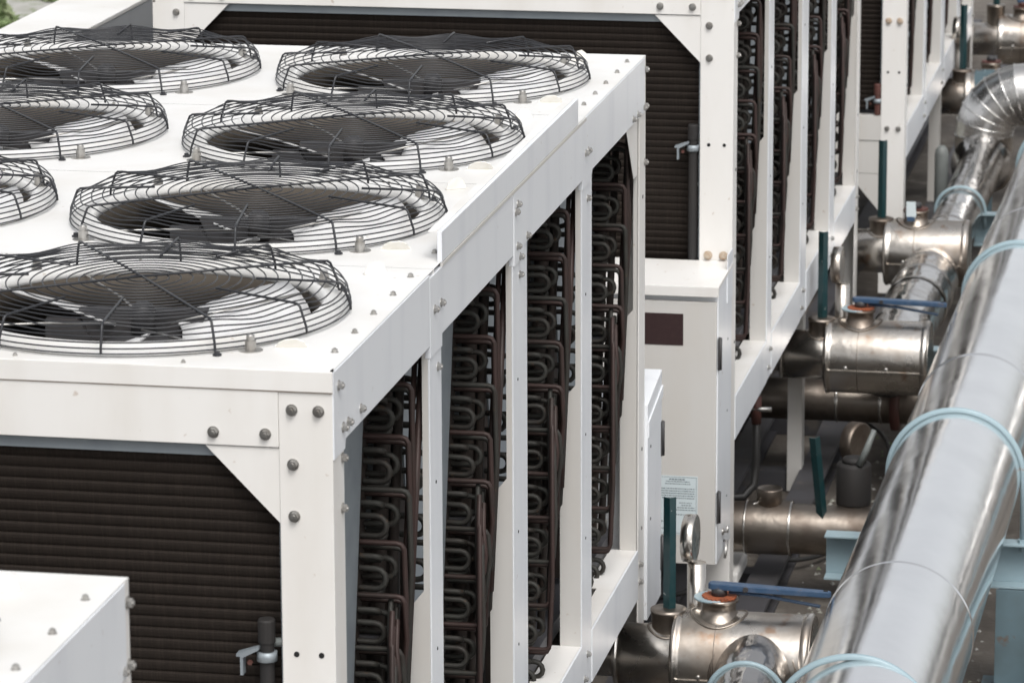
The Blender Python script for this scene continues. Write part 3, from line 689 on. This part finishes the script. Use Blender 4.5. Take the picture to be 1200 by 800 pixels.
# ------------------------------------------------------------ valve branches
def valve(y, lab, lever=True, gx=.158, gauge=True, tag_=False, branch=False, dx=0., neck_top=-1.655, red=False, dark=False, long=.50):
    zc = -1.805; V = empty('valve_branch', (dx, y, zc), lab, 'valve', 'steel valve branches coming out below the units')
    S1 = STAIN_DARK if dark else STAIN
    Z = lambda z: z - zc
    OpenMB().lathe([(.071, -.75), (.071, -.06), (.073, -.05), (.096, -.045), (.096, .137)], axis='x', n=40).build('stub_pipe', S1, V)
    for x in (-.045, ):
        OpenMB().lathe([(.096, x - .006), (.100, x - .002), (.100, x + .004), (.096, x + .008)], axis='x', n=40).build('weld_ring', BAND, V)
    rb = .147
    B = MB(); B._cap = False
    B.lathe([(.098, .128), (rb - .006, .1285), (rb + .003, .134), (rb + .003, .146), (rb - .001, .149), (rb, .16), (rb, long - .02), (rb, long)], axis='x', n=56)
    B.lathe([(rb, long - .03), (rb + .005, long - .026), (rb + .005, long - .004), (rb - .004, long), (rb - .03, long + .0), (.03, long - .012), (.001, long - .014)], axis='x', n=56)
    Bo = B.build('valve_body', S1, V)
    MB().box(.15, long - .01, -rb - .003, -rb + .006, -.030, -.026).build('jacket_seam', BAND, Bo)
    for x in (.22, .38): MB().lathe([(.008, 0), (.007, .004), (.003, .006)], n=10).build('rivet', STEELBOLT, Bo, loc=(x, -rb + .0, -.015), rot=(R(90), 0, 0))
    OpenMB().lathe([(rb, .262), (rb + .0012, .264), (rb, .266)], axis='x', n=56).build('jacket_seam', STAIN_DARK, Bo)
    # neck with cap
    ztop = Z(neck_top)
    N = MB().lathe([(.062, .05), (.052, .075), (.050, .085), (.053, ztop - .012), (.055, ztop - .010), (.055, ztop), (.040, ztop + .003), (.018, ztop + .004)], (.108, 0, 0), n=36).build('neck', STAIN_DARK, V)
    # saddle weld bead round the neck
    MB().tube([(.108 + .062 * math.cos(a), .062 * math.sin(a), math.sqrt(max(0, .0962 ** 2 - (.062 * math.sin(a)) ** 2))) for a in [2 * PI * i / 28 for i in range(28)]], .004, 6, True).build('weld_bead', STAIN_DARK, N)
    zg = Z(-1.305)
    w = .028; t = .004
    A = MB().prism([(0, 0), (w * .75, -w * .55), (w * 1.35, w * .1), (w * 1.35 - t, w * .1 + t), (w * .75 - t * .1, -w * .55 + t * 1.3), (t * .1, t * 1.25)], 'z', ztop, zg)
    A.build('marker_angle', GREEN, V, loc=(.092, -.005, 0))
    if gauge:
        MB().tube([(gx + .02, .10, -.05), (gx + .02, .10, Z(-1.535))], .029, 18).build('gauge_stem', STAIN, V)
        tl = Matrix.Rotation(R(-2), 3, 'Z')
        G = MB().lathe([(.060, -.022), (.072, -.018), (.074, .0), (.074, .016), (.070, .019), (.066, .017)], (gx, .10, Z(-1.46)), 'x', 36, tilt=tl).build('gauge_case', STAIN, V)
        MB().lathe([(.0655, .0135), (.0655, .0155)], (gx, .10, Z(-1.46)), 'x', 36, tilt=tl).build('gauge_face', GLASSDIAL, V)
    # stem and lever
    zs = rb
    MB().lathe([(.085, zs * .72), (.068, zs * .93), (.052, zs + .004), (.050, zs + .035), (.058, zs + .036), (.058, zs + .046)], (.262, 0, 0), n=36).build('bonnet', STAIN_DARK, V)
    MB().tube([(.262 + (.085) * math.cos(a), .085 * math.sin(a), math.sqrt(max(0, rb ** 2 - (.085 * math.sin(a)) ** 2)) + .001) for a in [2 * PI * i / 36 for i in range(36)]], .004, 6, True).build('weld_bead', STAIN_DARK, V)
    g = MB(); teeth = 22
    pts = []
    for i in range(teeth * 2):
        a = 2 * PI * i / (teeth * 2); r = .053 if i % 2 else .047; pts.append((.262 + r * math.cos(a), r * math.sin(a)))
    g.prism(pts, 'z', zs + .047, zs + .054); g.build('notch_plate', ORANGE if lever and y < 10 else REDP, V)
    MB().lathe([(.024, zs + .054), (.024, zs + .075), (.018, zs + .079)], (.262, 0, 0), n=20).build('stem_hub', DARKPLASTIC if not red else REDP, V)
    if lever:
        ang = R(-4)
        Lm = MB(); pts = [(-.032, -.010), (-.022, -.019), (.05, -.020), (.30, -.013), (.335, -.010), (.343, 0), (.335, .010), (.30, .013), (.05, .020), (-.022, .019), (-.032, .010)]
        Lm.prism(pts, 'z', -.0095, .0095)
        Lo = Lm.build('lever', BLUE, V, .003, loc=(.262, 0, zs + .083), rot=(0, R(.5), ang))
        MB().lathe([(.008, 0), (.007, .003)], n=10, smooth=False).build('lever_hole', HOLE, Lo, loc=(.325, 0, .0082)); MB().lathe([(.009, 0), (.008, .006)], n=8, smooth=False).build('lever_bolt', DARKPLASTIC, Lo, loc=(.085, -.0208, 0), rot=(R(90), 0, 0))
        MB().tube([(.03, 0, -.018), (.14, 0, -.022), (.30, .02, -.048), (.305, .02, -.05)], .0055, 6).build('latch_rod', BLUE, V, loc=(.262, 0, zs + .083), rot=(0, 0, ang))
        if not red: MB().lathe([(.050, zs + .036), (.057, zs + .039), (.057, zs + .045)], (.255, 0, 0), n=28).build('hub_ring', PALEBLUE, V, loc=(-.012, .0, .004))
    if tag_:
        MB().prism([(-.02, 0), (.02, 0), (.024, -.06), (.016, -.085), (-.014, -.085), (-.02, -.06)], 'y', -.004, .004).build('paper_tag', PAPER, V, .001, loc=(.245, -.075, zs + .095)); MB().box(-.016, .018, -.0055, -.0042, -.086, -.066).build('tag_print', BLUE, V, loc=(.245, -.075, zs + .095))
    if branch:
        ln = 9.6; b = OpenMB(); path = [(.385, -.02, -.01), (.385, -.10, -.01), (.383, -.20, -.02), (.378, -.34, -.05), (.372, -.5, -.066), (.37, -.62, -.066)]
        b.tube(path, [.128, .122, .112, .106, .104, .104], 48, caps=False); b.build('branch_bend', CLAD2, V)
        OpenMB().lathe([(.104, 0), (.105, -.6), (.105, -1.6), (.105, -6)], axis='y', n=48).build('branch_run', CLAD2, V, loc=(.37, -.62, -.066))
        BD = MB().tube([(.381 + .117 * math.cos(a), -.27, -.040 + .117 * math.sin(a)) for a in [2 * PI * i / 48 for i in range(48)]], .0085, 8, True).build('clamp_band', PALEBLUE, V)
        MB().tube([(.385 + .132 * math.cos(a), -math.sqrt(max(0, rb ** 2 - (.132 * math.sin(a)) ** 2)) + .001, -.01 + .132 * math.sin(a)) for a in [2 * PI * i / 48 for i in range(48)]], .0055, 6, True).build('weld_bead', STAIN_DARK, V)
    return V
valve(3.85, 'nearest steel valve, orange notch plate and blue lever, with a branch bending towards the viewer', branch=True, long=.55)
valve(7.83, 'middle valve with blue lever over a bright body, right of the cream control box', dx=.0, long=.54)
valve(9.84, 'valve behind the middle one, carrying a white and blue paper tag', lever=False, gauge=False, tag_=True, dx=.03)
valve(13.9, 'valve behind the segmented elbow, with a round gauge and dark green marker', dx=.05, gx=.07, lever=False)
valve(15.9, 'farthest valve at the top right corner with a bare tall neck', dx=.08, gauge=False, neck_top=-1.60, red=True)

# ------------------------------------------------------------ low pipes and the clutter behind the big pipe
LP = empty('low_pipe', (0, 6.45, -2.13), 'low grimy pipe with a round cap and black drum, near the floor', 'pipe')
OpenMB().lathe([(.092, -1.2), (.092, .02)], axis='x', n=40).build('pipe_run', STAIN_DARK, LP); OpenMB().lathe([(.099, -.0), (.099, .165)], axis='x', n=40).build('pipe_sleeve', STAIN_DARK, LP); OpenMB().lathe([(.092, .15), (.092, .8)], axis='x', n=40).build('pipe_run', STAIN_DARK, LP)
for x in (.0, .162, .165): OpenMB().lathe([(.099, x - .003), (.102, x), (.099, x + .003)], axis='x', n=40).build('pipe_seam', BAND, LP)
MB().lathe([(.047, .08), (.047, .145), (.045, .15), (.043, .1485), (.01, .147)], (.083, 0, 0), n=28).build('round_cap', STAIN_DARK, LP)
MB().prism([(0, 0), (.024, -.02), (.038, .01), (.034, .014), (.023, -.012), (.003, .006)], 'z', 0, .30).build('marker_angle', GREEN, LP, loc=(.262, -.05, .06), rot=(R(0), R(-6), 0))
MB().lathe([(.062, .09), (.064, .10), (.064, .235), (.058, .245), (.03, .25)], (.385, .05, 0), n=32).build('insulated_drum', DRUM, LP)
tl = Matrix.Rotation(R(-28), 3, 'Z')
MB().lathe([(.055, -.04), (.074, -.03), (.076, .0), (.076, .014), (.068, .018)], (.375, .25, .27), 'x', 36, tilt=tl).tube([(.37, .25, .05), (.37, .25, .2)], .014, 8).build('gauge_case', STAIN_DARK, LP)
MB().lathe([(.0675, .0145), (.0675, .0165)], (.375, .25, .27), 'x', 32, tilt=tl).build('gauge_face', GLASSDIAL, LP)
MB().lathe([(.035, .245), (.045, .25), (.040, .265), (.015, .27)], (.385, .05, 0), n=20).build('drum_cap', DRUM, LP)
MB().tube([(.41, .0, .25), (.435, .0, .31), (.46, .02, .38)], [.013, .013, .009], 8).build('bent_outlet', GREYPIPE, LP)
MB().tube([(-.05, -.02, .065), (.0, -.03, .08), (.05, -.02, .10)], .006, 6).build('drain_cock', STEELBOLT, LP)

LQ = empty('low_rear_pipe', (0, 8.35, -2.12), 'shadowed low pipe behind the single beige leg, below the middle valve', 'pipe')
OpenMB().lathe([(.085, -1.0), (.085, .5)], axis='x', n=36).build('pipe_run', STAIN_DARK, LQ)
for x in (.12, .30): OpenMB().lathe([(.085, x - .006), (.090, x), (.085, x + .006)], axis='x', n=36).build('pipe_seam', BAND, LQ)
MB().lathe([(.10, .34), (.115, .345), (.115, .375), (.10, .38)], axis='x', n=32).build('pipe_flange', REDP, LQ)
# black hose with a red cock
H = empty('drain_hose', (-.10, 7.3, ZG), 'black drain hose with a red collar hanging behind the control box unit', 'hose')
MB().tube([(.02, 0, .62), (.02, 0, .30), (.015, -.02, .22), (-.02, -.06, .18), (-.12, -.10, .18), (-.4, -.1, .18)], .017, 12).build('hose', BLACKRUB, H)
MB().tube([(.02, 0, .46), (.02, 0, .57)], .020, 12).build('red_collar', REDP, H); MB().tube([(-.02, -.01, .52), (.08, -.01, .52)], .010, 8).build('drain_cock', STEELBOLT, H)
MB().tube([(.0, .1, .95), (.01, .05, .80), (-.02, .02, .68), (-.05, .02, .60)], .026, 10).build('corrugated_sleeve', DRUM, H)

def stand(x, y, zt, lab, red=False):
    ZG = -1.438
    S = empty('capped_standpipe', (x, y, ZG), lab, 'standpipe', 'capped standpipes in front of the coils')
    MB().lathe([(.0155, .0), (.0155, zt - ZG - .05), (.0185, zt - ZG - .05), (.0185, zt - ZG - .004), (.0165, zt - ZG)], n=16, smooth=False).build('pipe', REDP if red else DRUM, S)
    c = MB(); c.prism([(-.052, -.118), (-.046, -.118), (-.046, -.080), (-.012, -.062), (-.012, -.056), (-.060, -.072), (-.060, -.078), (-.052, -.078)], 'y', -.024, .0) ; c.v = [(x, y, z + (zt - ZG)) for x, y, z in c.v]
    c.lathe([(.0215, zt - ZG - .09), (.0215, zt - ZG - .070)], n=16)
    c.build('clamp_bracket', GALV, S); MB().lathe([(.006, 0), (.006, .006)], n=6, smooth=False).build('rusty_nut', REDP, S, loc=(-.033, -.012, zt - ZG - .092), rot=(R(90), 0, 0))
    MB().tube([(.0, .012, zt - ZG - .055), (.06, .012, zt - ZG - .05)], .010, 8).tube([(.0, .012, zt - ZG - .21), (.09, .012, zt - ZG - .20)], .007, 8).build('side_arm', GREYPIPE, S)
    return S
stand(-.150, .0135, -.535, 'dark capped standpipe with a bent clamp beside the front corner post of the nearest unit')
stand(-.085, 5.6135, -.49, 'dark capped standpipe with a clamp, beside the post above the cream control box')
stand(-.025, 11.2135, -1.29, 'red brown capped standpipe in front of the farthest unit', True)

for pts, lab in (([(-.6, 7.0, .02), (-.2, 6.9, .12), (.1, 6.85, .05), (.3, 7.3, .02), (.35, 8.2, .02), (.2, 9.0, .03), (-.3, 9.4, .03)], 'black cable curving on the floor behind the black drum'),
                 ([(-.5, 5.6, .3), (-.3, 5.9, .16), (-.02, 6.2, .13), (.16, 6.1, .02), (.3, 5.6, .02), (.34, 4.6, .02), (.6, 4.0, .02)], 'thin black cable running over the ground beam near the control box')):
    P_ = [Vector(q) + Vector((0, 0, ZG)) for q in pts]; sm = []
    for i in range(len(P_) - 1):
        a0, a1, a2, a3 = P_[max(i - 1, 0)], P_[i], P_[i + 1], P_[min(i + 2, len(P_) - 1)]
        for q in range(6):
            t = q / 6; sm.append(.5 * ((2 * a1) + (-a0 + a2) * t + (2 * a0 - 5 * a1 + 4 * a2 - a3) * t * t + (-a0 + 3 * a1 - 3 * a2 + a3) * t ** 3))
    tag(MB().tube(sm, .009, 8).build('power_cable', BLACKRUB), lab, 'cable')
# columns behind, between the farthest unit and the elbow
MBc = MB().lathe([(.034, 0), (.034, .62), (.030, .64), (.015, .66)], n=24); o = MBc.build('grey_standing_pipe', GREYPIPE, loc=(.20, 12.2, ZG)); tag(o, 'grey green upright pipe right of the farthest unit corner post', 'pipe')
c = empty('steel_column', (.27, 13.3, ZG), 'slate blue steel column behind the valves, left of the elbow riser', 'column')
MB().box(0, .10, 0, .006, 0, .85).box(0, .10, .09, .096, 0, .85).build('flange', STEELBLUE, c); MB().box(.047, .053, .0065, .0895, 0, .85).build('web', STEELBLUE, c)
MB().box(-.03, .13, -.03, .13, 0, .012).build('base_plate', STEELBLUE, c)
o = MB().box(0, .30, 0, .22, 0, .11).build('white_cover_box', WHITE, None, .006, loc=(.42, 14.9, -1.95)); tag(o, 'small white cover box behind the elbow at the top right', 'box')
o = MB().box(0, .08, 0, .28, 0, .055).build('white_foot_block', WHITE, None, .012, loc=(-.10, 6.35, ZG + .085)); tag(o, 'pale mounting block on the ground beam beside the control box corner', 'block')
MB_ = MB().lathe([(.085, 0), (.085, 2.2)], axis='y', n=36); o = MB_.build('side_clad_pipe', CLAD2, None, loc=(1.225, 3.1, -2.1)); tag(o, 'slim grey clad pipe entering at the very bottom right corner', 'pipe')
rp = MB()
for i in range(1200):
    x = rnd.uniform(.15, 1.6); y = rnd.uniform(2, 9); s = rnd.uniform(.004, .014)
    a = rnd.random() * 6; v = [(x + s * math.cos(a + q), y + s * math.sin(a + q), ZG) for q in (0, 2.1, 4.2)] + [(x, y, ZG + s * .9)]
    rp.add(v, [(0, 1, 3), (1, 2, 3), (2, 0, 3)])
tag(rp.build('ground_litter', GRAVEL), 'small stones and grit scattered on the floor by the pipe supports', 'grit', kind='stuff')

# ------------------------------------------------------------ far greenery at the top left
def bush(x, y, r, lab, seed):
    B = empty('shrub', (x, y, ZG), lab, 'shrub', 'low shrubs beyond the units'); q = random.Random(seed); m = MB()
    for i in range(700):
        t = q.random() ** .5; a = q.uniform(0, 2 * PI); rr = r * t; h = (1 - t * t) * r * 1.1 * q.uniform(.35, 1) + .05
        c = Vector((rr * math.cos(a), rr * math.sin(a), h)); s = q.uniform(.03, .07)
        d1 = Vector((q.uniform(-1, 1), q.uniform(-1, 1), q.uniform(-.4, 1))).normalized() * s; d2 = d1.orthogonal().normalized() * s * .45
        m.add([c - d1, c + d2, c + d1, c - d2], [(0, 1, 2, 3)])
    m.build('foliage', LEAF, B); st = MB()
    for i in range(6):
        a = i; st.tube([(0, 0, 0), (.4 * r * math.cos(a), .4 * r * math.sin(a), .7 * r)], [.02, .008], 5)
    st.build('stems', STEM, B)
for i, (x, y, r) in enumerate(((-7.15, 18.9, .38), (-7.9, 21.5, .7), (-6.75, 20.4, .30), (-7.6, 17.4, .35))):
    bush(x, y, r, ['small green shrub left of the white trunking, at the left picture edge', 'large shrub farthest back at the top left corner', 'low shrub between the others on the gravel', 'low loose shrub on the gravel at the left edge'][i], i)
print('objects', len(scene.objects))
